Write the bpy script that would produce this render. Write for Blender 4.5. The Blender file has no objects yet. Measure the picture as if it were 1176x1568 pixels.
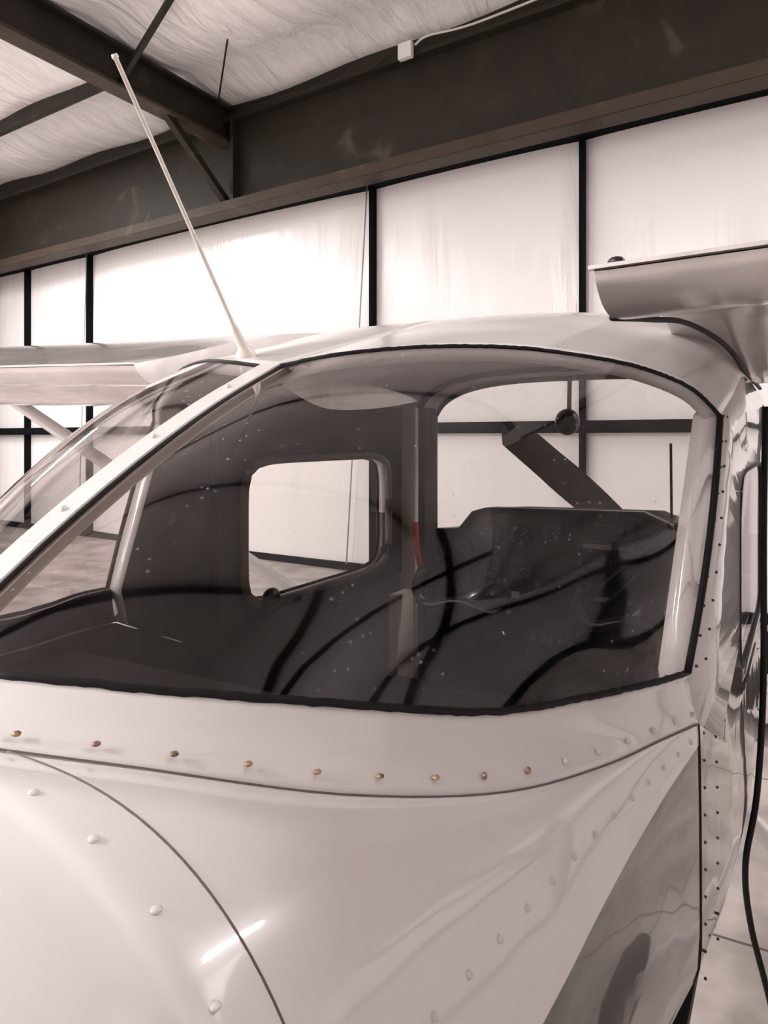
import bpy, bmesh, math, random
from mathutils import Vector, Matrix
random.seed(4)
Z0=1.85; CX=0.64
sc=bpy.context.scene
try:
    sc.view_settings.view_transform='Standard'
    sc.view_settings.look='None'
    sc.view_settings.exposure=0.0
except Exception: pass

# ------------------------------------------------------------ materials
def new_mat(name):
    m=bpy.data.materials.new(name); m.use_nodes=True
    nt=m.node_tree; b=nt.nodes['Principled BSDF']; return m,nt,b
def L(nt,a,b): nt.links.new(a,b)
def simple(name,col,rough=0.5,metal=0.0,coat=0.0,noise=0.0,nscale=8.0,bump=0.0,emit=None,es=0,spec=.5):
    m,nt,b=new_mat(name)
    b.inputs['Base Color'].default_value=(*col,1); b.inputs['Roughness'].default_value=rough
    b.inputs['Metallic'].default_value=metal; b.inputs['Coat Weight'].default_value=coat
    b.inputs['Specular IOR Level'].default_value=spec
    if emit: 
        b.inputs['Emission Color'].default_value=(*emit,1); b.inputs['Emission Strength'].default_value=es
    if noise>0 or bump>0:
        tc=nt.nodes.new('ShaderNodeTexCoord'); n=nt.nodes.new('ShaderNodeTexNoise')
        n.inputs['Scale'].default_value=nscale; n.inputs['Detail'].default_value=6
        L(nt,tc.outputs['Object'],n.inputs['Vector'])
        if noise>0:
            r=nt.nodes.new('ShaderNodeValToRGB')
            r.color_ramp.elements[0].position=0.3; r.color_ramp.elements[1].position=0.75
            r.color_ramp.elements[0].color=(*[c*(1-noise) for c in col],1)
            r.color_ramp.elements[1].color=(*[min(1,c*(1+noise)) for c in col],1)
            L(nt,n.outputs['Fac'],r.inputs['Fac']); L(nt,r.outputs['Color'],b.inputs['Base Color'])
        if bump>0:
            bp=nt.nodes.new('ShaderNodeBump'); bp.inputs['Strength'].default_value=bump; bp.inputs['Distance'].default_value=0.02
            L(nt,n.outputs['Fac'],bp.inputs['Height']); L(nt,bp.outputs['Normal'],b.inputs['Normal'])
    return m

def paint_mat():
    m,nt,b=new_mat('aircraft_paint_two_tone')
    b.inputs['Roughness'].default_value=0.26; b.inputs['Coat Weight'].default_value=1.0
    b.inputs['Coat Roughness'].default_value=0.04; b.inputs['Specular IOR Level'].default_value=.45
    tc=nt.nodes.new('ShaderNodeTexCoord'); sp=nt.nodes.new('ShaderNodeSeparateXYZ')
    L(nt,tc.outputs['Object'],sp.inputs[0])
    mu=nt.nodes.new('ShaderNodeMath'); mu.operation='MULTIPLY_ADD'
    mu.inputs[1].default_value=0.13; mu.inputs[2].default_value=-0.385-0.13
    L(nt,sp.outputs['Y'],mu.inputs[0])
    lt=nt.nodes.new('ShaderNodeMath'); lt.operation='LESS_THAN'
    L(nt,sp.outputs['Z'],lt.inputs[0]); L(nt,mu.outputs[0],lt.inputs[1])
    mx=nt.nodes.new('ShaderNodeMix'); mx.data_type='RGBA'
    mx.inputs['A'].default_value=(0.86,0.825,0.82,1); mx.inputs['B'].default_value=(0.055,0.047,0.042,1)
    L(nt,lt.outputs[0],mx.inputs['Factor']); L(nt,mx.outputs['Result'],b.inputs['Base Color'])
    n=nt.nodes.new('ShaderNodeTexNoise'); n.inputs['Scale'].default_value=5; n.inputs['Detail'].default_value=2
    L(nt,tc.outputs['Object'],n.inputs['Vector'])
    bp=nt.nodes.new('ShaderNodeBump'); bp.inputs['Strength'].default_value=0.17; bp.inputs['Distance'].default_value=0.02
    L(nt,n.outputs['Fac'],bp.inputs['Height']); L(nt,bp.outputs['Normal'],b.inputs['Normal']); L(nt,bp.outputs['Normal'],b.inputs['Coat Normal'])
    return m
def glass_mat(name,tint,f0=.045,fmax=.9,specks=False):
    # thin-sheet window: schlick reflectance that is the same from both sides
    m=bpy.data.materials.new(name); m.use_nodes=True; nt=m.node_tree; nt.nodes.clear()
    o=nt.nodes.new('ShaderNodeOutputMaterial'); mix=nt.nodes.new('ShaderNodeMixShader')
    t=nt.nodes.new('ShaderNodeBsdfTransparent'); g=nt.nodes.new('ShaderNodeBsdfGlossy')
    lw=nt.nodes.new('ShaderNodeLayerWeight'); lw.inputs['Blend'].default_value=.5
    pw=nt.nodes.new('ShaderNodeMath'); pw.operation='POWER'; pw.inputs[1].default_value=4.5
    ma=nt.nodes.new('ShaderNodeMath'); ma.operation='MULTIPLY_ADD'; ma.inputs[1].default_value=fmax; ma.inputs[2].default_value=f0
    t.inputs['Color'].default_value=(*tint,1); g.inputs['Roughness'].default_value=0.04
    g.inputs['Color'].default_value=(1,.97,.975,1)
    L(nt,lw.outputs['Facing'],pw.inputs[0]); L(nt,pw.outputs[0],ma.inputs[0]); L(nt,ma.outputs[0],mix.inputs[0])
    L(nt,t.outputs[0],mix.inputs[1]); L(nt,g.outputs[0],mix.inputs[2])
    if specks:
        tc=nt.nodes.new('ShaderNodeTexCoord'); df=nt.nodes.new('ShaderNodeBsdfDiffuse'); df.inputs['Color'].default_value=(.7,.67,.67,1)
        vo=nt.nodes.new('ShaderNodeTexVoronoi'); vo.inputs['Scale'].default_value=75
        r=nt.nodes.new('ShaderNodeValToRGB'); e=r.color_ramp.elements
        e[0].position=.0; e[0].color=(.6,.6,.6,1); e[1].position=.17; e[1].color=(0,0,0,1)
        n=nt.nodes.new('ShaderNodeTexNoise'); n.inputs['Scale'].default_value=9; n.inputs['Detail'].default_value=5
        r2=nt.nodes.new('ShaderNodeValToRGB'); f=r2.color_ramp.elements; f[0].position=.46; f[0].color=(0,0,0,1); f[1].position=.64; f[1].color=(1,1,1,1)
        mu=nt.nodes.new('ShaderNodeMath'); mu.operation='MULTIPLY'
        L(nt,tc.outputs['Object'],vo.inputs['Vector']); L(nt,tc.outputs['Object'],n.inputs['Vector'])
        L(nt,vo.outputs['Distance'],r.inputs['Fac']); L(nt,n.outputs['Fac'],r2.inputs['Fac'])
        L(nt,r.outputs['Color'],mu.inputs[0]); L(nt,r2.outputs['Color'],mu.inputs[1])
        ad=nt.nodes.new('ShaderNodeMath'); ad.operation='MAXIMUM'
        m2=nt.nodes.new('ShaderNodeMath'); m2.operation='MULTIPLY'; m2.inputs[1].default_value=.018
        L(nt,r2.outputs['Color'],m2.inputs[0]); L(nt,mu.outputs[0],ad.inputs[0]); L(nt,m2.outputs[0],ad.inputs[1])
        mx=nt.nodes.new('ShaderNodeMixShader'); L(nt,ad.outputs[0],mx.inputs[0]); L(nt,mix.outputs[0],mx.inputs[1]); L(nt,df.outputs[0],mx.inputs[2])
        L(nt,mx.outputs[0],o.inputs[0])
    else: L(nt,mix.outputs[0],o.inputs[0])
    return m
def insulation_mat(name,axis_scale,col=(0.86,0.82,0.82),bstr=0.3,rough=.27,dist=.15):
    m,nt,b=new_mat(name)
    b.inputs['Base Color'].default_value=(*col,1); b.inputs['Roughness'].default_value=rough
    b.inputs['Specular IOR Level'].default_value=.7
    tc=nt.nodes.new('ShaderNodeTexCoord'); mp=nt.nodes.new('ShaderNodeMapping'); mp.inputs['Scale'].default_value=axis_scale
    n=nt.nodes.new('ShaderNodeTexNoise'); n.inputs['Scale'].default_value=1.0; n.inputs['Detail'].default_value=4; n.inputs['Distortion'].default_value=0.8
    L(nt,tc.outputs['Object'],mp.inputs['Vector']); L(nt,mp.outputs['Vector'],n.inputs['Vector'])
    bp=nt.nodes.new('ShaderNodeBump'); bp.inputs['Strength'].default_value=bstr; bp.inputs['Distance'].default_value=dist
    L(nt,n.outputs['Fac'],bp.inputs['Height']); L(nt,bp.outputs['Normal'],b.inputs['Normal'])
    return m
def steel_mat(name,base,scuff):
    m,nt,b=new_mat(name); b.inputs['Roughness'].default_value=.55; b.inputs['Specular IOR Level'].default_value=.25
    tc=nt.nodes.new('ShaderNodeTexCoord')
    n=nt.nodes.new('ShaderNodeTexNoise'); n.inputs['Scale'].default_value=1.7; n.inputs['Detail'].default_value=9; n.inputs['Distortion'].default_value=1.2
    r=nt.nodes.new('ShaderNodeValToRGB'); e=r.color_ramp.elements
    e[0].position=.35; e[0].color=(*[c*.75 for c in base],1); e[1].position=.62; e[1].color=(*base,1)
    q=e.new(.72); q.color=(*scuff,1)
    L(nt,tc.outputs['Object'],n.inputs['Vector']); L(nt,n.outputs['Fac'],r.inputs['Fac']); L(nt,r.outputs['Color'],b.inputs['Base Color'])
    return m
def concrete_mat():
    m,nt,b=new_mat('concrete_floor'); b.inputs['Roughness'].default_value=0.45
    tc=nt.nodes.new('ShaderNodeTexCoord')
    n=nt.nodes.new('ShaderNodeTexNoise'); n.inputs['Scale'].default_value=2.6; n.inputs['Detail'].default_value=9
    r=nt.nodes.new('ShaderNodeValToRGB'); r.color_ramp.elements[0].position=.35; r.color_ramp.elements[1].position=.65
    r.color_ramp.elements[0].color=(.28,.24,.22,1); r.color_ramp.elements[1].color=(.54,.475,.445,1)
    br=nt.nodes.new('ShaderNodeTexBrick'); br.offset=0; br.inputs['Scale'].default_value=1
    br.inputs['Brick Width'].default_value=1.5; br.inputs['Row Height'].default_value=1.5; br.inputs['Mortar Size'].default_value=0.008
    br.inputs['Mortar'].default_value=(.25,.25,.25,1); br.inputs['Color1'].default_value=(1,1,1,1); br.inputs['Color2'].default_value=(1,1,1,1)
    mx=nt.nodes.new('ShaderNodeMix'); mx.data_type='RGBA'; mx.blend_type='MULTIPLY'; mx.inputs['Factor'].default_value=1
    L(nt,tc.outputs['Object'],n.inputs['Vector']); L(nt,n.outputs['Fac'],r.inputs['Fac']); L(nt,tc.outputs['Object'],br.inputs['Vector'])
    L(nt,r.outputs['Color'],mx.inputs['A']); L(nt,br.outputs['Color'],mx.inputs['B']); L(nt,mx.outputs['Result'],b.inputs['Base Color'])
    return m
PAINT=paint_mat()
WHITE=simple('white_paint',(0.87,0.835,0.83),0.22,coat=.3)
WINGP=simple('wing_paint',(0.74,0.69,0.68),0.2,metal=.40,coat=.5,noise=.22,nscale=4,bump=.4)
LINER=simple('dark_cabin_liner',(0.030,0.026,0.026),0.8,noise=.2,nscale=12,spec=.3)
HEAD=simple('grey_headliner',(0.60,0.54,0.535),0.8,noise=.1)
TRIMG=simple('grey_window_trim',(0.20,0.18,0.17),0.7)
BLACK=simple('black_rubber',(0.008,0.007,0.007),0.6,spec=.3)
BLKG=simple('black_plastic',(0.009,0.008,0.008),0.35)
SEAM=simple('dark_skin_seam',(0.16,0.12,0.12),0.6)  # dark tone of the skin joint lines
BRASS=simple('corroded_rivet',(0.45,0.30,0.19),0.4,metal=.4,noise=.8,nscale=190)
RIVW=simple('painted_rivet',(0.76,0.72,0.71),0.25,coat=.5)
RIVD=simple('dark_rivet',(0.10,0.08,0.08),0.35,metal=.4)
BEIGE=simple('beige_trim',(0.88,0.78,0.69),0.5)
STEEL=steel_mat('brown_primer_steel',(0.025,0.020,0.014),(.06,.05,.036))
STEEL2=steel_mat('brown_primer_flange',(0.060,0.041,0.029),(.11,.08,.06))
BLKTRIM=simple('black_batten',(0.004,0.005,0.006),0.9,spec=.1)
METAL=simple('bare_metal',(0.6,0.57,0.56),0.3,metal=.9)
TIRE=simple('tire_rubber',(0.02,0.02,0.02),0.8)
CREAM=simple('cream_antenna',(0.82,0.76,0.69),0.4)
GLASS=glass_mat('tinted_window_glass',(0.71,0.685,0.68),.048,1.0,True)
GLASSC=glass_mat('clear_window_glass',(0.97,0.99,0.975),.03,.8)
WALLM=insulation_mat('vinyl_wall_insulation',(1.3,1.3,0.22))
CEILM=insulation_mat('vinyl_ceiling_insulation',(4.5,0.7,1.0),col=(.93,.895,.895),bstr=1.0,rough=.26,dist=.13)
FLOORM=concrete_mat()
LAMP=simple('led_lamp',(1,1,1),.5,emit=(1,.98,.97),es=12)
DIAL=simple('dial_face',(0.02,0.02,0.02),.3); DIALW=simple('dial_mark',(.28,.27,.26),.4)
BEZEL=simple('dark_bezel',(.05,.046,.044),.35)
RED=simple('red_ribbon',(.6,.05,.05),.6)
PROP=simple('dark_prop',(0.016,0.014,0.014),.9,spec=.1)

# ------------------------------------------------------------ helpers
def empty(name,loc=(0,0,0)):
    e=bpy.data.objects.new(name,None); e.location=loc; sc.collection.objects.link(e); return e
def mk(name,V,F,mats,parent=None,smooth=False,fmat=None):
    me=bpy.data.meshes.new(name); me.from_pydata([tuple(v) for v in V],[],F)
    if not isinstance(mats,(list,tuple)): mats=[mats]
    for m in mats: me.materials.append(m)
    if smooth: me.polygons.foreach_set('use_smooth',[True]*len(me.polygons))
    if fmat: me.polygons.foreach_set('material_index',fmat)
    me.update()
    o=bpy.data.objects.new(name,me); sc.collection.objects.link(o)
    if parent: o.parent=parent
    return o
def orient(V,F,c=None):
    s=0
    for f in F:
        a,b,d=[Vector(V[i]) for i in f[:3]]
        n=(b-a).cross(d-a); m=(a+b+d)/3; ax=Vector((0,m.y,-0.45)) if c is None else Vector(c)
        s+=n.dot(m-ax)
    return F if s>0 else [tuple(reversed(f)) for f in F]
def cr(p0,p1,p2,p3,t):
    return 0.5*((2*p1)+(-p0+p2)*t+(2*p0-5*p1+4*p2-p3)*t*t+(-p0+3*p1-3*p2+p3)*t**3)
def spline(P,n):
    P=[Vector(p) for p in P]; m=len(P)-1; out=[]
    for i in range(n+1):
        s=i/n*m; k=min(int(s),m-1); t=s-k
        p0=P[k-1] if k>0 else 2*P[0]-P[1]; p3=P[k+2] if k+2<=m else 2*P[m]-P[m-1]
        out.append(cr(p0,P[k],P[k+1],p3,t))
    return out
def interp(tab,y):
    if y<=tab[0][0]: return tab[0][1]
    for (a,va),(b,vb) in zip(tab,tab[1:]):
        if y<=b: 
            t=(y-a)/(b-a); return va+(vb-va)*t
    return tab[-1][1]
def gridmesh(rows):
    V=[];F=[];m=len(rows[0])
    for r in rows: V+= [Vector(p) for p in r]
    for i in range(len(rows)-1):
        for j in range(m-1):
            a=i*m+j; F.append((a,a+1,a+m+1,a+m))
    return V,F
def patch(rows,nu,nv):
    R=[spline(r,nu) for r in rows]
    cols=[spline([R[i][j] for i in range(len(R))],nv) for j in range(nu+1)]
    return gridmesh([[cols[j][i] for j in range(nu+1)] for i in range(nv+1)])
def shell(name,V,F,mats,parent,th=0.012,mirror=0,center=None):
    if mirror: V=[Vector((-v[0],v[1],v[2])) for v in V]
    F=orient(V,F,center)
    o=mk(name,V,F,mats,parent,True)
    md=o.modifiers.new('sol','SOLIDIFY'); md.thickness=th; md.offset=-1
    if len(mats)>1: md.material_offset=1; md.material_offset_rim=0
    return o
def tube(name,P,r,mat,parent=None,seg=8,radii=None,squash=None):
    P=[Vector(p) for p in P]; V=[];F=[]
    for i,p in enumerate(P):
        d=(P[min(i+1,len(P)-1)]-P[max(i-1,0)]).normalized()
        up=Vector((0,0,1)) if abs(d.z)<.9 else Vector((0,1,0))
        a=d.cross(up).normalized(); b=a.cross(d).normalized(); rr=radii[i] if radii else r
        for k in range(seg):
            t=2*math.pi*k/seg; V.append(p+a*rr*math.cos(t)+b*rr*math.sin(t))
    for i in range(len(P)-1):
        for k in range(seg):
            F.append((i*seg+k,i*seg+(k+1)%seg,(i+1)*seg+(k+1)%seg,(i+1)*seg+k))
    F.append(tuple(reversed(range(seg)))); F.append(tuple((len(P)-1)*seg+k for k in range(seg)))
    return mk(name,V,F,mat,parent,True)
class MB:
    def __init__(s): s.V=[];s.F=[];s.M=[]
    def add(s,V,F,m=0):
        o=len(s.V); s.V+=[Vector(v) for v in V]; s.F+=[tuple(i+o for i in f) for f in F]; s.M+=[m]*len(F)
    def box(s,a,b,m=0,fn=None):
        x0,y0,z0=a;x1,y1,z1=b
        V=[(x0,y0,z0),(x1,y0,z0),(x1,y1,z0),(x0,y1,z0),(x0,y0,z1),(x1,y0,z1),(x1,y1,z1),(x0,y1,z1)]
        if fn: V=[fn(*v) for v in V]
        s.add(V,[(0,3,2,1),(4,5,6,7),(0,1,5,4),(1,2,6,5),(2,3,7,6),(3,0,4,7)],m)
    def bar(s,p,q,w,h,m=0):
        p=Vector(p);q=Vector(q);d=(q-p).normalized();up=Vector((0,0,1)) if abs(d.z)<.95 else Vector((0,1,0))
        a=d.cross(up).normalized()*w/2;b=a.normalized().cross(d).normalized()*h/2
        V=[p-a-b,p+a-b,p+a+b,p-a+b,q-a-b,q+a-b,q+a+b,q-a+b]
        s.add(V,[(0,3,2,1),(4,5,6,7),(0,1,5,4),(1,2,6,5),(2,3,7,6),(3,0,4,7)],m)
    def cyl(s,c,ax,r,l,m=0,seg=20,r2=None):
        c=Vector(c);ax=Vector(ax).normalized();up=Vector((0,0,1)) if abs(ax.z)<.9 else Vector((1,0,0))
        a=ax.cross(up).normalized();b=ax.cross(a);r2=r if r2 is None else r2
        V=[c-ax*l/2+(a*math.cos(2*math.pi*k/seg)+b*math.sin(2*math.pi*k/seg))*r for k in range(seg)]
        V+=[c+ax*l/2+(a*math.cos(2*math.pi*k/seg)+b*math.sin(2*math.pi*k/seg))*r2 for k in range(seg)]
        F=[(k,(k+1)%seg,seg+(k+1)%seg,seg+k) for k in range(seg)]+[tuple(reversed(range(seg))),tuple(range(seg,2*seg))]
        s.add(V,F,m)
    def sph(s,c,r,m=0,u=8,v=5,sc3=(1,1,1)):
        V=[];F=[]
        for i in range(v+1):
            ph=math.pi*i/v
            for k in range(u):
                t=2*math.pi*k/u; V.append((c[0]+r*sc3[0]*math.sin(ph)*math.cos(t),c[1]+r*sc3[1]*math.sin(ph)*math.sin(t),c[2]+r*sc3[2]*math.cos(ph)))
        for i in range(v):
            for k in range(u): F.append((i*u+k,(i+1)*u+k,(i+1)*u+(k+1)%u,i*u+(k+1)%u))
        s.add(V,F,m)
    def obj(s,name,mats,parent=None,smooth=False,bevel=0):
        o=mk(name,s.V,s.F,mats,parent,smooth,s.M)
        if bevel:
            b=o.modifiers.new('bev','BEVEL'); b.width=bevel; b.segments=2; b.limit_method='ANGLE'
        return o

# ============================================================ AIRPLANE
AP=empty('airplane',(0,0,Z0))
Bp=[(0,.34,-.187),(.1,.36,-.186),(.2,.43,-.202),(.3,.54,-.230),(.38,.67,-.264),(.44,.79,-.277),(.49,.89,-.283),(.52,.98,-.291)]
Tp=[(0,.82,.097),(.1,.84,.112),(.2,.90,.1226),(.3,.96,.122),(.385,1.015,.111),(.45,1.06,.096),(.51,1.09,.068),(.545,1.12,.030)]
Sp=[(0,.27,-.207),(.1,.29,-.210),(.22,.37,-.235),(.33,.49,-.280),(.41,.63,-.318),(.465,.77,-.337),(.505,.9,-.347),(.53,1.0,-.359)]
outd=[(0,-.55,.83),(.15,-.55,.8),(.35,-.55,.7),(.55,-.5,.6),(.75,-.4,.45),(.9,-.3,.3),(.97,-.15,.15),(1,0,0)]
bulge=[.020,.028,.040,.048,.048,.040,.024,.006]
def glass_rows():
    rows=[]
    for k in (0,.25,.5,.75,1):
        rows.append([Vector(Bp[i]).lerp(Vector(Tp[i]),k)+Vector(outd[i]).normalized()*bulge[i]*4*k*(1-k) for i in range(8)])
    return rows
GR=glass_rows()
for mir in (0,1):
    V,F=patch(GR,36,20)
    if mir: V=[Vector((-v.x,v.y,v.z)) for v in V]
    mk('rear_window_glass',V,orient(V,F),GLASS,AP,True)
def mirp(P,m): return [Vector((-p[0],p[1],p[2])) if m else Vector(p) for p in P]
Bs=spline(Bp,40); Ts=spline(Tp,40); Ss=spline(Sp,40)
FE=spline([r[7] for r in GR],12)
def jag(P,a): return [p+Vector((random.uniform(-a,a),random.uniform(-a,a),random.uniform(-a,a))) for p in P]
for m in (0,1):
    tube('window_sealant_bottom',jag(mirp(spline(Bp,120),m),.0006),.0038,BLACK,AP)
    tube('window_sealant_top',jag(mirp(spline(Tp,120),m),.0004),.0028,BLACK,AP)
    tube('window_sealant_side',mirp(FE,m),.0045,BLACK,AP)
cs=spline([r[0] for r in GR],12)
b=MB()
for i in range(12):
    p,q=cs[i],cs[i+1]; d=(q-p).normalized(); n=Vector((0,-d.z,d.y))
    def s4(p): return [p+Vector((x,0,0))+n*z for x,z in((-.017,.0),(-.017,.006),(.017,.006),(.017,.0))]
    b.add(s4(p)+s4(q),[(0,1,5,4),(1,2,6,5),(2,3,7,6),(3,0,4,7)],0)
    def s5(p): return [p+Vector((x,0,0))+n*z for x,z in((-.026,-.012),(-.026,-.001),(.026,-.001),(.026,-.012))]
    b.add(s5(p)+s5(q),[(0,1,5,4),(1,2,6,5),(2,3,7,6),(3,0,4,7)],1)
b.obj('window_center_strip',[WHITE,BEIGE],AP)
for sx in(-.0195,.0195): tube('strip_sealant',[p+Vector((sx,-.001,.002)) for p in cs],.0022,BLACK,AP)
b=MB()
for i in (1,4,7,10): b.sph(cs[i]+Vector((0,-.003,.006)),.004,0,10,6)
b.obj('strip_rivets',[RIVW],AP,True)
Mp=[Vector(Bp[i]).lerp(Vector(Sp[i]),.45)+Vector((0,0,-.009)) for i in range(8)]
for m in (0,1):
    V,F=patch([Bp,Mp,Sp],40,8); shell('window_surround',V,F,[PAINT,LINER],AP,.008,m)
    tube('surround_seam',mirp(Ss,m),.0012,SEAM,AP)
# roof
R1=[(0,1.45,.250),(.1,1.45,.250),(.2,1.45,.247),(.3,1.45,.240),(.39,1.45,.225),(.46,1.45,.202),(.52,1.45,.165),(.556,1.45,.108)]
R2=[(0,2.0,.270),(.1,2.0,.270),(.2,2.0,.267),(.3,2.0,.258),(.39,2.0,.240),(.46,2.0,.212),(.515,2.0,.170),(.553,2.0,.106)]
R3=[(x*.97,2.45,z*.84-.005) for x,y,z in R2]
R0=[tuple(Vector(Tp[i]).lerp(Vector(R1[i]),.45)+Vector((0,0,.006*(1-i/7)))) for i in range(8)]
for m in (0,1):
    V,F=patch([Tp,R0,R1,R2,R3],32,28); shell('cabin_roof_skin',V,F,[WHITE,HEAD],AP,.02,m)
# lower hull
HW=[(-4.2,.08),(-1.0,.33),(0,.415),(.32,.452),(.6,.492),(.9,.52),(1.0,.533),(1.2,.548),(1.45,.556),(2.1,.56),(2.45,.55),(3.0,.50),(3.85,.40)]
ZC=[(-4.2,-.28),(-1,-.5),(0,-.57),(.32,-.6),(1.8,-.65),(3.85,-.6)]
ZB=[(-4.2,-.36),(-1,-.60),(0,-.67),(.32,-.70),(.9,-.76),(1.3,-.84),(1.8,-.93),(2.2,-1.0),(3.0,-1.0),(3.85,-.85)]
ZT=[(-4.2,-.2),(-1,-.235),(0,-.212),(.27,-.207)]
ZS=[(1.0,-.359),(1.2,-.45),(2.45,-.45),(2.8,-.36),(3.0,-.31),(3.85,-.38)]
def start(y):
    if y<=.27: return 0.0,interp(ZT,y)
    if y<=1.0:
        for p,q in zip(Ss,Ss[1:]):
            if p.y<=y<=q.y+1e-6:
                t=(y-p.y)/max(1e-9,q.y-p.y); return p.x+(q.x-p.x)*t,p.z+(q.z-p.z)*t
    if y<=3.0: return interp(HW,y)-.003,interp(ZS,y)
    return 0.0,interp(ZS,y)
def sect(y,a,st=None):
    xs,zs=st or start(y); hw,zc,zb=interp(HW,y),interp(ZC,y),interp(ZB,y)
    if a<=1:
        n=3.2-2.6*xs; th=a*math.pi/2
        return Vector((xs+(hw-xs)*math.sin(th)**(2/n) if th>0 else xs,y,zc+(zs-zc)*max(0,math.cos(th))**(2/n)))
    th=(a-1)*math.pi/2; n=3.2
    return Vector((hw*max(0,math.cos(th))**(2/n),y,zc+(zb-zc)*math.sin(th)**(2/n)))
AA=[0,.01,.025]
for i in range(1,33): AA.append(.025+.975*i/32)
for i in range(1,17): AA.append(1+i/16)
def hull(y0,y1,name,mats):
    ys=[(p.y,(p.x,p.z)) for p in Ss if y0<=p.y<=y1]
    extra=[-4.2,-3,-2,-1.5,-1,-.7,-.4,-.2,0,.1,.2,.25,1.05,1.1,1.15,1.2,1.3,1.45,1.6,1.8,2.0,2.1,2.2,2.45,2.6,2.8,3.0]
    ys+=[(y,None) for y in extra if y0<=y<=y1]
    ys.sort(key=lambda t:t[0])
    for m in (0,1):
        V,F=gridmesh([[sect(y,a,st) for a in AA] for y,st in ys]); shell(name,V,F,mats,AP,.010,m)
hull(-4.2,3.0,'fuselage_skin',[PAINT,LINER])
# cowling
for m in (0,1):
    rows=[]
    for y,k in((3.0,1),(3.3,.97),(3.6,.9),(3.8,.78),(3.88,.5),(3.9,.02)):
        r=[]
        for i in range(33):
            a=i/16; th=a*math.pi/2; n=2.8
            hw=.5*k; zt=-.31-.10*(1-k); zc=-.6; zb=-1.0+.35*(1-k)
            if a<=1: p=(hw*math.sin(th)**(2/n),y,zc+(zt-zc)*k*max(0,math.cos(th))**(2/n))
            else: p=(hw*max(0,math.cos(th-math.pi/2))**(2/n),y,zc+(zb-zc)*k*math.sin(th-math.pi/2)**(2/n))
            r.append(p)
        rows.append(r)
    V,F=gridmesh(rows); shell('engine_cowling',V,F,[WHITE,LINER],AP,.01,m)
# propeller
b=MB(); H=Vector((0,4.02,-.62))
b.sph(H,.13,0,20,10,(1,1.5,1))
d=Vector((-.82,0,.68)).normalized()
for s in (1,-1):
    n=14;rows=[]
    for i in range(n+1):
        k=i/n; rad=.1+.98*k; w=.046+.046*math.sin(min(1,k*1.35+.12)*math.pi*.62)
        if k>.93: w*=max(.25,1-((k-.93)/.07)**2*.75)
        tw=math.radians(30-20*k); perp=Vector((d.z,0,-d.x))*s
        c=H+d*s*rad; ax=perp*math.cos(tw)+Vector((0,1,0))*math.sin(tw); nn=ax.cross(d*s)
        rows.append([c+ax*w*x+nn*z*.014 for x,z in((-1,0),(-.4,1),(.4,1),(1,0),(.4,-.6),(-.4,-.6),(-1,0))])
    V,F=gridmesh(rows); b.add(V,F,0)
b.obj('propeller',[PROP],AP,True)
# side panels with window openings
def side_panel(x,m,name):
    yc,zc=1.735,-.235; hy,hz=.355,.175; N=64; Vo=[];Vi=[]
    outer=[(1.12,.03),(1.45,.108),(2.0,.104),(2.45,.08),(2.45,-.45),(1.2,-.45),(1.0,-.359),(.98,-.291)]
    def cast(c,s):
        best=None
        for (a,bz),(c2,d2) in zip(outer,outer[1:]+outer[:1]):
            ex,ez=c2-a,d2-bz; det=c*(-ez)+s*ex
            if abs(det)<1e-9: continue
            t=((a-yc)*(-ez)+(bz-zc)*ex)/det; u=(c*(bz-zc)-s*(a-yc))/det
            if t>0 and -1e-6<=u<=1+1e-6 and (best is None or t<best): best=t
        return best
    def xx(y): return interp([(.98,.52),(1.12,.545),(1.45,.556),(2.1,.56),(2.45,.545)],y)
    angs=[2*math.pi*k/N for k in range(N)]+[math.atan2(z-zc,y-yc)%(2*math.pi) for y,z in outer]
    angs=sorted(angs); N=len(angs)
    for t in angs:
        c,s=math.cos(t),math.sin(t); n=7
        r=1/((abs(c)/hy)**n+(abs(s)/hz)**n)**(1/n)
        Vi.append((yc+c*r,zc+s*r)); tt=cast(c,s); Vo.append((yc+c*tt,zc+s*tt))
    sg=-1 if m else 1
    V=[(sg*xx(y),y,z) for y,z in Vo]+[(sg*xx(y),y,z) for y,z in Vi]
    F=[(k,(k+1)%N,N+(k+1)%N,N+k) for k in range(N)]
    shell(name,V,F,[PAINT,LINER],AP,.035,0)
    tube('door_window_gasket',[(sg*(xx(y)-.003),y,z) for y,z in Vi+Vi[:2]],.005,BLACK,AP)
    tube('door_window_inner_trim',[(sg*(xx(y)-.040),yc+(y-yc)*1.02,zc+(z-zc)*1.03) for y,z in Vi+Vi[:2]],.012,TRIMG,AP)
    mk('door_window_glass',[(sg*(xx(y)-.004),y,z) for y,z in Vi],[tuple(range(N))],GLASSC,AP)
side_panel(.555,0,'cabin_side_panel'); side_panel(.555,1,'cabin_side_panel')
# windshield + pillars
W2=[(0,3.05,-.31),(.1,3.05,-.31),(.2,3.03,-.31),(.3,2.99,-.31),(.39,2.92,-.32),(.45,2.82,-.33),(.50,2.70,-.35),(.545,2.47,-.42)]
for m in (0,1):
    V,F=patch([R3,[tuple(Vector(a).lerp(Vector(c),.5)+Vector((0,.04,.03))) for a,c in zip(R3,W2)],W2],24,8)
    if m: V=[Vector((-v.x,v.y,v.z)) for v in V]
    mk('windshield_glass',V,orient(V,F),GLASSC,AP,True)
    tube('windshield_top_frame',mirp(spline([Vector(p)-Vector((0,0,.012)) for p in R3],20),m),.022,LINER,AP)
    tube('windshield_base_frame',mirp(spline(W2,20),m),.014,WHITE,AP)
    s=-1 if m else 1
    tube('door_post',[(s*.530,2.44,.08),(s*.532,2.43,-.45),(s*.53,2.40,-.85)],.024,LINER,AP)
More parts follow.
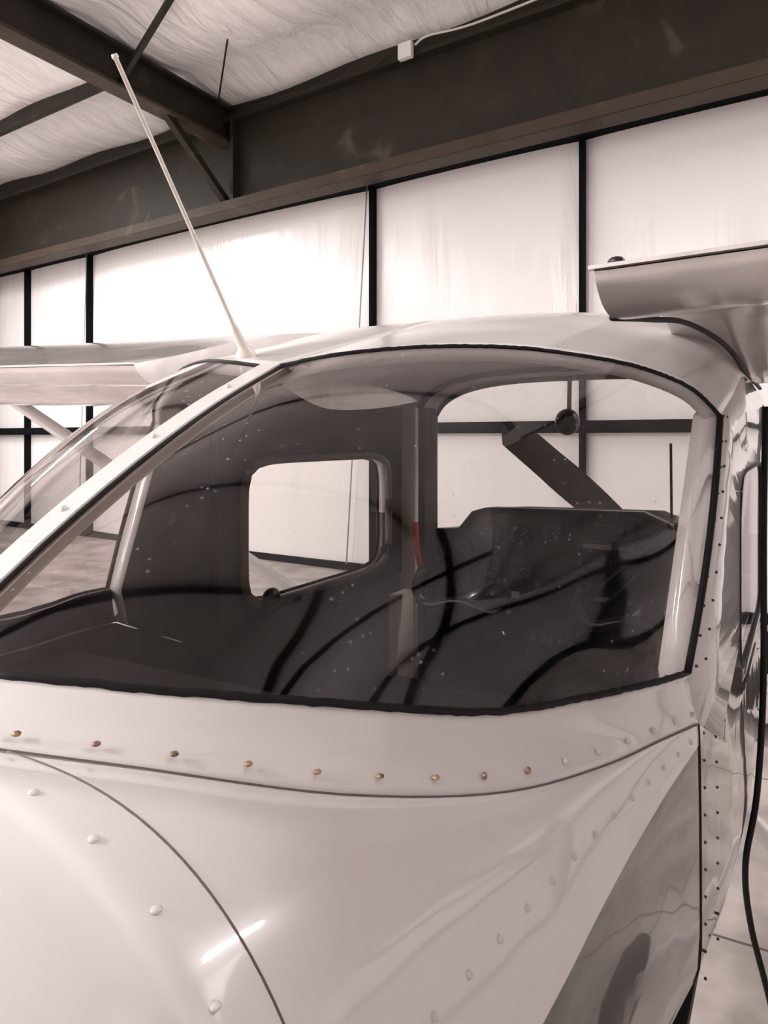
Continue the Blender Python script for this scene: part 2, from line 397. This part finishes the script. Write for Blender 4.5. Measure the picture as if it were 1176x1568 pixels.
mk('cowl_deck',[(-.5,2.5,-.45),(.5,2.5,-.45),(.5,3.02,-.34),(-.5,3.02,-.34),(0,3.06,-.325)],[(0,1,2,4,3)],LINER,AP)
def arch(y,name,r,mat,ix=.03,dz=-.03,legs=True):
    P=[]
    for i,p in enumerate(spline([Vector(q) for q in R1],24)):
        P.append(Vector((p.x*(1-ix/.5) ,y,p.z+dz)))
    P=[Vector((-p.x,p.y,p.z)) for p in reversed(P)]+P[1:]
    if legs: P=[Vector((-.50,y,-.45))]+[Vector((-.515,y,-.1))]+P+[Vector((.515,y,-.1)),Vector((.50,y,-.45))]
    tube(name,P,r,mat,AP)
arch(1.27,'cabin_former_aft',.012,LINER,dz=-.05); arch(2.30,'cabin_former_front',.014,LINER,legs=False)
b=MB()
b.box((-.53,2.19,-.84),(-.470,2.215,.10),0)
b.box((-.50,2.06,-.84),(-.465,2.17,-.50),0)
b.box((-.52,2.24,-.9),(-.46,2.33,.1),1)
b.obj('door_jamb',[BEIGE,LINER],AP,bevel=.004)
b=MB(); b.box((-.42,.46,-.365),(.42,.80,-.35),0); b.box((-.42,.80,-.75),(.42,.81,-.35),0); b.box((-.5,.80,-.86),(.5,3.0,-.84),0)
b.obj('cabin_floor_and_shelf',[BLACK],AP)
tube('door_lever',[(-.50,1.75,-.47),(-.47,1.75,-.47),(-.46,1.68,-.44)],.010,BLKG,AP)
b=MB(); b.sph((-.50,1.46,-.40),.035,0,14,8,(.4,1,.8)); b.obj('armrest_knob',[BLKG],AP,True)
# instrument panel
out=[(-.535,-.33),(-.38,-.315),(-.33,-.255),(-.28,-.240),(.22,-.232),(.29,-.262),(.40,-.31),(.52,-.33),(.52,-.62),(.12,-.64),(.10,-.85),(-.14,-.85),(-.16,-.66),(-.535,-.64)]
V=[(x,2.38,z) for x,z in out]+[(x,2.43,z) for x,z in out]; n=len(out)
F=[tuple(range(n)),tuple(reversed(range(n,2*n)))]+[(i,n+i,n+(i+1)%n,(i+1)%n) for i in range(n)]
mk('instrument_panel',V,F,BLKG,AP)
top=out[:8]; V=[(x,2.34,z+.004) for x,z in top]+[(x,2.80,z-.03) for x,z in top]+[(x,2.34,z-.012) for x,z in top]
F=[(i,i+1,9+i,8+i) for i in range(7)]+[(i,16+i,17+i,i+1) for i in range(7)]
mk('glare_shield',V,F,LINER,AP,True)
b=MB()
for cx,cz in((-.48,-.40),(-.38,-.39),(-.27,-.33),(-.17,-.33),(-.48,-.51),(-.38,-.50),(-.27,-.44),(-.17,-.44),(.33,-.40),(.42,-.40),(-.06,-.31)):
    r=.036
    b.cyl((cx,2.376,cz),(0,1,0),r,.012,0,24); b.cyl((cx,2.3695,cz),(0,1,0),r*.84,.004,1,24)
    for k in range(10):
        t=2*math.pi*k/10; b.bar((cx+r*.6*math.cos(t),2.367,cz+r*.6*math.sin(t)),(cx+r*.76*math.cos(t),2.367,cz+r*.76*math.sin(t)),.002,.002,2)
    t=random.random()*6; b.bar((cx,2.366,cz),(cx+r*.6*math.cos(t),2.366,cz+r*.6*math.sin(t)),.003,.002,2)
b.obj('gauges',[BEZEL,DIAL,DIALW],AP)
b=MB()
for i,z in enumerate((-.29,-.345,-.40,-.455,-.51,-.565)):
    b.box((.02,2.366,z-.022),(.20,2.38,z+.022),0)
    b.box((.04,2.362,z-.008),(.13,2.367,z+.008),1 if i in (1,4) else 0)
    for x in(.032,.16,.185): b.cyl((x,2.36,z),(0,1,0),.007,.016,2,12)
b.box((-.27,2.362,-.535),(-.17,2.37,-.515),1); b.box((-.27,2.362,-.59),(-.2,2.37,-.58),1)
for k in range(6): b.cyl((-.12+.03*k,2.36,-.66),(0,1,0),.008,.03,2,10)
b.obj('radio_stack',[BLKG,DIALW,BEZEL],AP,bevel=.001)
b=MB(); b.sph((-.02,2.40,.05),.040,0,16,10,(1,1.1,1.1)); b.cyl((-.02,2.38,.04),(0,1,0),.026,.05,0); b.bar((-.02,2.42,.06),(-.02,2.43,.2),.012,.012,0)
b.obj('magnetic_compass',[BLKG],AP,True)
b=MB()
for x in(.27,.33): b.bar((x,2.62,-.31),(x,2.60,-.02),.008,.008,0); b.cyl((x,2.62,-.31),(0,0,1),.02,.02,0)
b.obj('cowl_rods',[BLKG],AP)
for sx in(-.27,.24):
    P=[(sx-.13,2.10,-.42),(sx-.150,2.10,-.48),(sx-.11,2.10,-.53),(sx,2.10,-.505),(sx+.11,2.10,-.53),(sx+.150,2.10,-.48),(sx+.13,2.10,-.42)]
    tube('control_yoke',spline(P,24),.017,BLKG,AP)
    tube('yoke_shaft',[(sx,2.10,-.51),(sx,2.40,-.50)],.013,METAL,AP)
tube('strut_reflection_tube',[(.02,2.24,-.56),(.32,2.24,-.25)],.010,BLKG,AP)  # black tubes added to stand in for strut reflections on the glass
tube('strut_reflection_tube',[(.05,2.22,-.60),(.35,2.22,-.27)],.008,BLKG,AP)
tube('strut_reflection_tube',[(.34,2.24,-.24),(.27,2.22,-.84)],.010,BLKG,AP)
tube('control_lock_ribbon',[(-.465,2.18,-.28),(-.455,2.17,-.36),(-.442,2.17,-.42)],.010,RED,AP)
for sx in(-.26,.26):
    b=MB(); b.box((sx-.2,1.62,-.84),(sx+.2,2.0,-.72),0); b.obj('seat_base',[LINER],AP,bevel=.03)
# --- wings
def wing(m):
    s=-1 if m else 1
    prof=[(.775,.172),(.785,.158),(.82,.140),(.88,.136),(.97,.154),(1.07,.180),(1.18,.190),(1.30,.174),(1.43,.134),(1.60,.108),(1.9,.120),(2.2,.15),(2.42,.18),(2.50,.22),(2.48,.26),(2.35,.31),(2.1,.335),(1.8,.335),(1.4,.30),(1.1,.245),(.9,.20),(.775,.175)]
    dy,dz0=(.25,-.03) if m else (0,0)
    pr=[Vector((0,y,z)) for y,z in prof]; pr=spline(pr,84)
    rows=[]
    for x,dz,k in((.455,0,1),(.47,0,1),(.6,.004,1),(1.0,.016,1),(2.0,.046,1),(3.2,.085,1),(5.2,.15,.78),(5.3,.16,.5)):
        if m and x<.46: x=.50
        elif m and x<.5: x=.51
        rows.append([Vector((s*x,2.5+(p.y-2.5)*k*(1-dy/1.7),(p.z-.25)*k+.25+dz+dz0)) for p in pr])
    V,F=gridmesh(rows); n=len(pr)
    F.append(tuple(range(n))); F.append(tuple(reversed(range(7*n,8*n))))
    o=mk('wing',V,F,WINGP,AP,True); 
    bm=bmesh.new(); bm.from_mesh(o.data); bmesh.ops.recalc_face_normals(bm,faces=bm.faces); bm.to_mesh(o.data); bm.free()
    e=o.modifiers.new('es','EDGE_SPLIT'); e.split_angle=math.radians(40)
    te=2.5-1.725*(1-dy/1.7)
    b=MB(); b.bar((s*(.50 if m else .45),te-.002,.175+dz0),(s*3.2,te-.002,.262+dz0),.010,.004,0); b.obj('wing_trailing_edge_lip',[WINGP],AP)
    b=MB()
    for k in range(24): b.sph((s*(.52+.06*k),te+.025,.152+dz0+.0018*k),.0022,0,6,4)
    b.obj('wing_rivets',[RIVD],AP,True)
    if not m:
        b=MB()
        for xx in(.475,.68): b.sph((s*xx,te+.01,.182+(xx-.475)*.03),.007,0,8,5,(1.3,.6,.8))
        b.obj('flap_bolts',[BLKG],AP,True)
        tube('wing_root_shadow_gap',spline([(s*.455,.86,.136),(s*.475,1.0,.152),(s*.50,1.15,.165),(s*.535,1.32,.15),(s*.556,1.5,.118),(s*.562,1.9,.112)],20),.004,BLACK,AP)  # black tube added as the dark shadow gap under the wing root
    tube('wing_strut',[(s*.55,2.36,-.85),(s*2.6,2.15,.20)],.03,WHITE,AP)
    P=[(s*.40,2.25,-.95),(s*.9,2.2,-1.35),(s*1.22,2.18,-1.62)]
    tube('main_gear_leg',spline(P,8),.035,WHITE,AP)
    b=MB(); b.cyl((s*1.28,2.18,-1.64),(1,0,0),.20,.13,0,32); b.cyl((s*1.28,2.18,-1.64),(1,0,0),.1,.15,1,24); b.obj('main_wheel',[TIRE,METAL],AP,bevel=.03)
wing(0); wing(1)
b=MB(); b.cyl((0,3.55,-1.7),(1,0,0),.15,.12,0,28); b.cyl((0,3.55,-1.7),(1,0,0),.07,.14,1,20); b.bar((0,3.5,-.9),(0,3.55,-1.65),.06,.05,1); b.obj('nose_gear',[TIRE,METAL],AP)
def airfoilbox(name,root,tip,cr_,ct,th,axis):
    pts=[(0,0),(.08,.5),(.3,1),(.7,.6),(1,.03),(.7,-.6),(.3,-1),(.08,-.5)]
    V=[]
    for c,ch in((root,cr_),(tip,ct)):
        for u,w in pts:
            off=Vector((0,-u*ch,w*th/2)) if axis=='x' else Vector((w*th/2,-u*ch,0))
            V.append(Vector(c)+off)
    F=[(i,(i+1)%8,8+(i+1)%8,8+i) for i in range(8)]+[tuple(range(8)),tuple(range(8,16))]
    mk(name,V,F,WHITE,AP)
airfoilbox('horizontal_stabilizer',(0,-3.3,-.22),(1.7,-3.55,-.22),.9,.6,.09,'x')
airfoilbox('horizontal_stabilizer',(0,-3.3,-.22),(-1.7,-3.55,-.22),.9,.6,.09,'x')
airfoilbox('vertical_fin',(0,-3.0,-.3),(0,-3.9,1.1),1.2,.6,.1,'z')
# --- seams and rivets on hull
def find_a(y,z):
    lo,hi=0,1
    for _ in range(30):
        m=(lo+hi)/2
        if sect(y,m).z>z: lo=m
        else: hi=m
    return lo
ring=[sect(.322,(a/60)**1.5*1.7) for a in range(61)]
for m in (0,1):
    tube('skin_ring_seam',mirp(ring,m),.0008,SEAM,AP)
    tube('skin_side_seam',mirp([sect(1.0,a/30*1.9) for a in range(31)],m),.0016,BLACK,AP)
    tube('door_edge_seam',mirp([(.559,2.16,.08),(.563,2.16,-.2),(.563,2.16,-.45)]+[sect(2.16,a/20*1.6) for a in range(1,21)],m),.004,BLACK,AP)
def along(P,step,off=0):
    P=[Vector(p) for p in P]; out=[]; d=off
    for a,c in zip(P,P[1:]):
        l=(c-a).length
        while d<=l and l>0:
            out.append(a.lerp(c,d/l)); d+=step
        d-=l
    return out
b=MB()
line=[Vector(p).lerp(q,.80)+Vector((0,0,.001)) for p,q in zip(Bs,Ss)]
rb=along(line,.056,.05)
for i,p in enumerate(rb):
    for s in (1,-1): b.sph((s*p.x,p.y,p.z),.0034,0 if i<11 else 1,12,8,(1,1,.6) if i<9 else (.8,1,1))
b.obj('surround_rivets',[BRASS,RIVW],AP,True)
b=MB()
for p in along([sect(.290,(a/90)**1.5*1.5) for a in range(91)],.056,.02):
    for s in(1,-1): b.sph((s*p.x,p.y,p.z),.0036,0,14,9,(1,1,.55))
y=.34
while y<.985:
    p=sect(y,find_a(y,-.372))
    for s in(1,-1): b.sph((s*p.x,p.y,p.z),.0032,0,10,7)
    y+=.045
b.obj('hull_rivets',[RIVW],AP,True)
b=MB()
for off in(.035,.075):
    for k in range(10):
        t=k/9; p=FE[0].lerp(FE[-1],t); 
        x=interp([(.98,.52),(1.12,.545),(1.45,.556),(2.1,.56)],p.y+off)
        for s in(1,-1): b.sph((s*x,p.y+off,p.z),.0022,0,6,4)
for yy in(1.03,1.12,1.9):
    for k in range(14):
        z=-.38-.035*k; 
        if z>interp(ZC,yy): p=sect(yy,find_a(yy,z))
        else: p=Vector((interp(HW,yy),yy,z))
        if z>-.70: 
            for s in(1,-1): b.sph((s*p.x,p.y,p.z),.0022,0,6,4)
b.obj('side_rivets',[RIVD],AP,True)
tube('belly_edge_strip',[sect(y,1.42) for y in (.6,.8,1.0,1.2,1.4,1.6,1.8,2.0,2.2)],.007,WHITE,AP)

# whip antenna
b0=Vector((-.10,.885,.130+Z0)); tp=Vector((-.10,.635,.475+Z0)); d=(tp-b0)
tube('whip_antenna',[b0-Vector((0,0,.02)),b0,b0+d*.02,b0+d*.05,b0+d*.10,b0+d*.12,b0+d*.6,b0+d*.985,b0+d*.99,tp],.005,CREAM,None,12,[.016,.015,.009,.007,.0055,.0034,.0030,.0030,.0046,.0038])

# ============================================================ HANGAR
Yw=8.3; mm=-.0975
def W(xp,off,z): return (CX+xp,Yw+mm*xp-off,z+Z0)
CE=5.0
def qx(q,Y): return q*Y/(1-mm*q)
xs_l=[-15.5]+[qx(q,Yw) for q in(-1.42,-1.227,-.577,-.2525,.07,.395)]+[5.2]
V=[];F=[]
for a,c in zip(xs_l,xs_l[1:]):
    n=12;mz=10;base=len(V)
    for j in range(mz+1):
        for i in range(n+1):
            k=i/n;t=j/mz; V.append(W(a+(c-a)*k,.10*math.sin(math.pi*k)**.6*(c-a)/3.0*.5,-Z0+(CE+Z0)*t))
    for j in range(mz):
        for i in range(n):
            q=base+j*(n+1)+i; F.append((q,q+1,q+n+2,q+n+1))
mk('wall_front',V,F,WALLM,None,True)
b=MB()
for x in xs_l[1:-1]:
    w=.026
    b.box((x-w,0.0,-Z0),(x+w,.13,CE),0,lambda x,y,z:W(x,y,z))
b.box((-15.3,0.0,-Z0),(5.1,.12,-Z0+.10),0,lambda x,y,z:W(x,y,z))
b.box((-15.3,0.0,.05),(5.1,.16,.19),0,lambda x,y,z:W(x,y,z))
b.box((-15.3,0.0,3.40),(5.1,.20,3.60),0,lambda x,y,z:W(x,y,z))
b.obj('trim_1',[BLKTRIM])
xl,xr,yb=-14.6,5.6,-9.5
def flatwall(name,p0,p1,n,inward):
    b=MB(); p0=Vector(p0);p1=Vector(p1)
    V=[p0,p1,p1+Vector((0,0,CE+Z0)),p0+Vector((0,0,CE+Z0))]
    mk(name,V,[(0,1,2,3)],WALLM)
    for i in range(n+1):
        p=p0.lerp(p1,i/n)+Vector(inward)*.08; b.bar(p,p+Vector((0,0,CE+Z0)),.12,.14,0)
    for z in(.06,1.95,3.9): b.bar(p0+Vector(inward)*.08+Vector((0,0,z)),p1+Vector(inward)*.08+Vector((0,0,z)),.14,.12,0)
    return b
w=flatwall('wall_left',(xl,yb,0),(xl,Yw+1.3,0),7,(1,0,0)); w.obj('trim_2',[BLKTRIM])
w=flatwall('wall_right',(xr,yb,0),(xr,Yw-.3,0),7,(-1,0,0)); w.obj('trim_3',[BLKTRIM])
w=flatwall('wall_back',(xl,yb,0),(xr,yb,0),7,(0,1,0)); w.obj('trim_4',[BLKTRIM])
mk('floor',[(xl,yb,0),(xr,yb,0),(xr,Yw+1.6,0),(xl,Yw+1.6,0)],[(0,1,2,3)],FLOORM)
V=[];F=[];nx,ny=60,66
for j in range(ny+1):
    for i in range(nx+1):
        x=xl+(xr-xl)*i/nx;y=yb+(Yw+1.6-yb)*j/ny
        V.append((x,y,CE+Z0-.16*abs(math.sin(math.pi*(y+.5)/1.6))**.7-.03*math.sin(x*2.3+y)))
for j in range(ny):
    for i in range(nx):
        a=j*(nx+1)+i;F.append((a,a+nx+1,a+nx+2,a+1))
mk('ceiling',V,F,CEILM,None,True)
b=MB(); Yo=.6
fn=lambda x,y,z:W(x,y,z)
zb,zt=3.32,4.62
b.box((-15.2,Yo-.01,zb),(4.9,Yo+.01,zt),0,fn)
b.box((-15.2,Yo-.16,zb-.02),(4.9,Yo+.16,zb+.02),1,fn)
b.box((-15.2,Yo+.15,zb-.02),(4.9,Yo+.165,zb+.12),1,fn)
b.box((-15.2,Yo-.16,zt-.03),(4.9,Yo+.16,zt+.03),0,fn)
b.box((-15.2,Yo-.06,zt),(4.9,Yo+.04,CE-.02),0,fn)
for x in(-7.15,3.6): b.box((x-.03,Yo,zb),(x+.03,Yo+.16,zt),0,fn)
b.obj('steel_beam',[STEEL,STEEL2])
b=MB(); xc=CX-7.35; yend=Yw+.72-.6
b.box((xc-.01,-9.3,Z0+4.30),(xc+.01,yend,Z0+4.80),0)
b.box((xc-.13,-9.3,Z0+4.28),(xc+.13,yend,Z0+4.32),1)
b.box((xc-.13,-9.3,Z0+4.78),(xc+.13,yend,Z0+4.82),0)
b.bar((xc,yend-1.3,Z0+4.35),(xc,yend-.05,Z0+3.45),.10,.10,0)
b.bar((xc,6.4,Z0+4.40),(xc+1.3,6.0,Z0+4.90),.06,.06,0)
b.obj('steel_beam',[STEEL,STEEL2])
b=MB()
b.box((xl+.1-CX,Yw-6.0-.04,4.66),(-7.5,Yw-6.0+.04,4.88),0,fn)
for y in(3.0,.4,-1.8,-4.4,-7.0):
    b.box((xl+.1-CX,Yw-y-.04,4.70),(xr-.2-CX,Yw-y+.04,4.88),0,fn)
b.obj('roof_purlin',[STEEL])
b=MB(); b.box((xl+.1,7.9,0),(xl+.75,8.5,CE+Z0-.2),0); b.obj('steel_column',[STEEL],bevel=.02)
b=MB(); b.box((-4.22,Yo+.18,4.55),(-4.03,Yo+.26,4.74),0,fn); b.obj('junction_box',[simple('white_box',(.80,.77,.75),.5)],bevel=.01)
WC=simple('white_cable',(.6,.57,.55),.5)
P=[W(-3.99,Yo+.22,4.68),W(-3.8,Yo+.24,4.72),W(-3.2,Yo+.22,4.68),W(-2.0,Yo+.22,4.72),W(-1.0,Yo+.22,4.76),W(1,Yo+.22,4.72)]
tube('conduit_cable',spline(P,30),.014,WC)
P=[W(-4.27,Yo+.2,4.68),W(-4.45,Yo+.2,4.66),W(-4.7,Yo+.2,4.58),W(-5.2,Yo+.2,4.60),W(-7,Yo+.2,4.66)]
tube('conduit_cable',spline(P,30),.010,STEEL)
tube('hanging_wire',[(-4.88,6.4,Z0+4.93),(-6.57,8.0,Z0+4.65)],.012,STEEL)
for x0,x1 in((-5.1,-5.45),(-11.5,-11.75)):
    tube('bracing_rod',[W(x0,.18,3.4),W(x1,.18,-Z0+.1)],.010,simple('grey_rod',(.4,.37,.38),.5))
P=[(.583,1.62,Z0+.06),(.580,1.62,Z0-.20),(.580,1.60,Z0-.48),(.568,1.62,Z0-.70),(.548,1.62,Z0-.84),(.556,1.62,Z0-.95),(.587,1.62,Z0-1.08),(.66,1.66,Z0-1.40),(.78,1.75,.03),(1.2,2.0,.012),(2.2,2.3,.012)]
tube('power_cable',spline(P,60),.006,BLACK)
def lamp(x,y,rot,power,ln=2.4):
    b=MB(); b.box((-ln/2,-.14,0),(ln/2,.14,.06),0); b.box((-ln/2+.03,-.12,-.015),(ln/2-.03,.12,0),1)
    o=b.obj('ceiling_light',[METAL,LAMP]); o.location=(x,y,Z0+4.55); o.rotation_euler=(0,0,rot)
    for sx in(-ln/2+.2,ln/2-.2):
        t=tube('hanger',[(sx,0,.05),(sx,0,.33)],.006,STEEL,o)
    l=bpy.data.lights.new('ceiling_light_lamp','AREA'); l.shape='RECTANGLE'; l.size=ln; l.size_y=.24; l.energy=power; l.color=(1,.972,.962)
    lo=bpy.data.objects.new('led_area',l); sc.collection.objects.link(lo); lo.parent=o; lo.location=(0,0,-.03)
for y in(-7.5,-4.6): lamp(-5.6,y,math.pi/2,620)
lamp(4.7,5.2,math.pi/2,330)
for y in(-7,-2.5,1.5,5.3): lamp(-11.2,y,math.pi/2,400)
wd=bpy.data.worlds.new('hangar_air'); sc.world=wd; wd.use_nodes=True
bg=wd.node_tree.nodes['Background']; bg.inputs[0].default_value=(1,.96,.96,1); bg.inputs[1].default_value=0.6
# ============================================================ CAMERA
cd=bpy.data.cameras.new('camera'); cam=bpy.data.objects.new('camera',cd); sc.collection.objects.link(cam); sc.camera=cam
cam.location=(CX,0,Z0); cam.rotation_euler=(math.radians(90),0,math.radians(29.3))
cd.sensor_fit='VERTICAL'; cd.sensor_height=36; cd.lens=26.0; cd.shift_y=-140/1920; cd.clip_start=.02
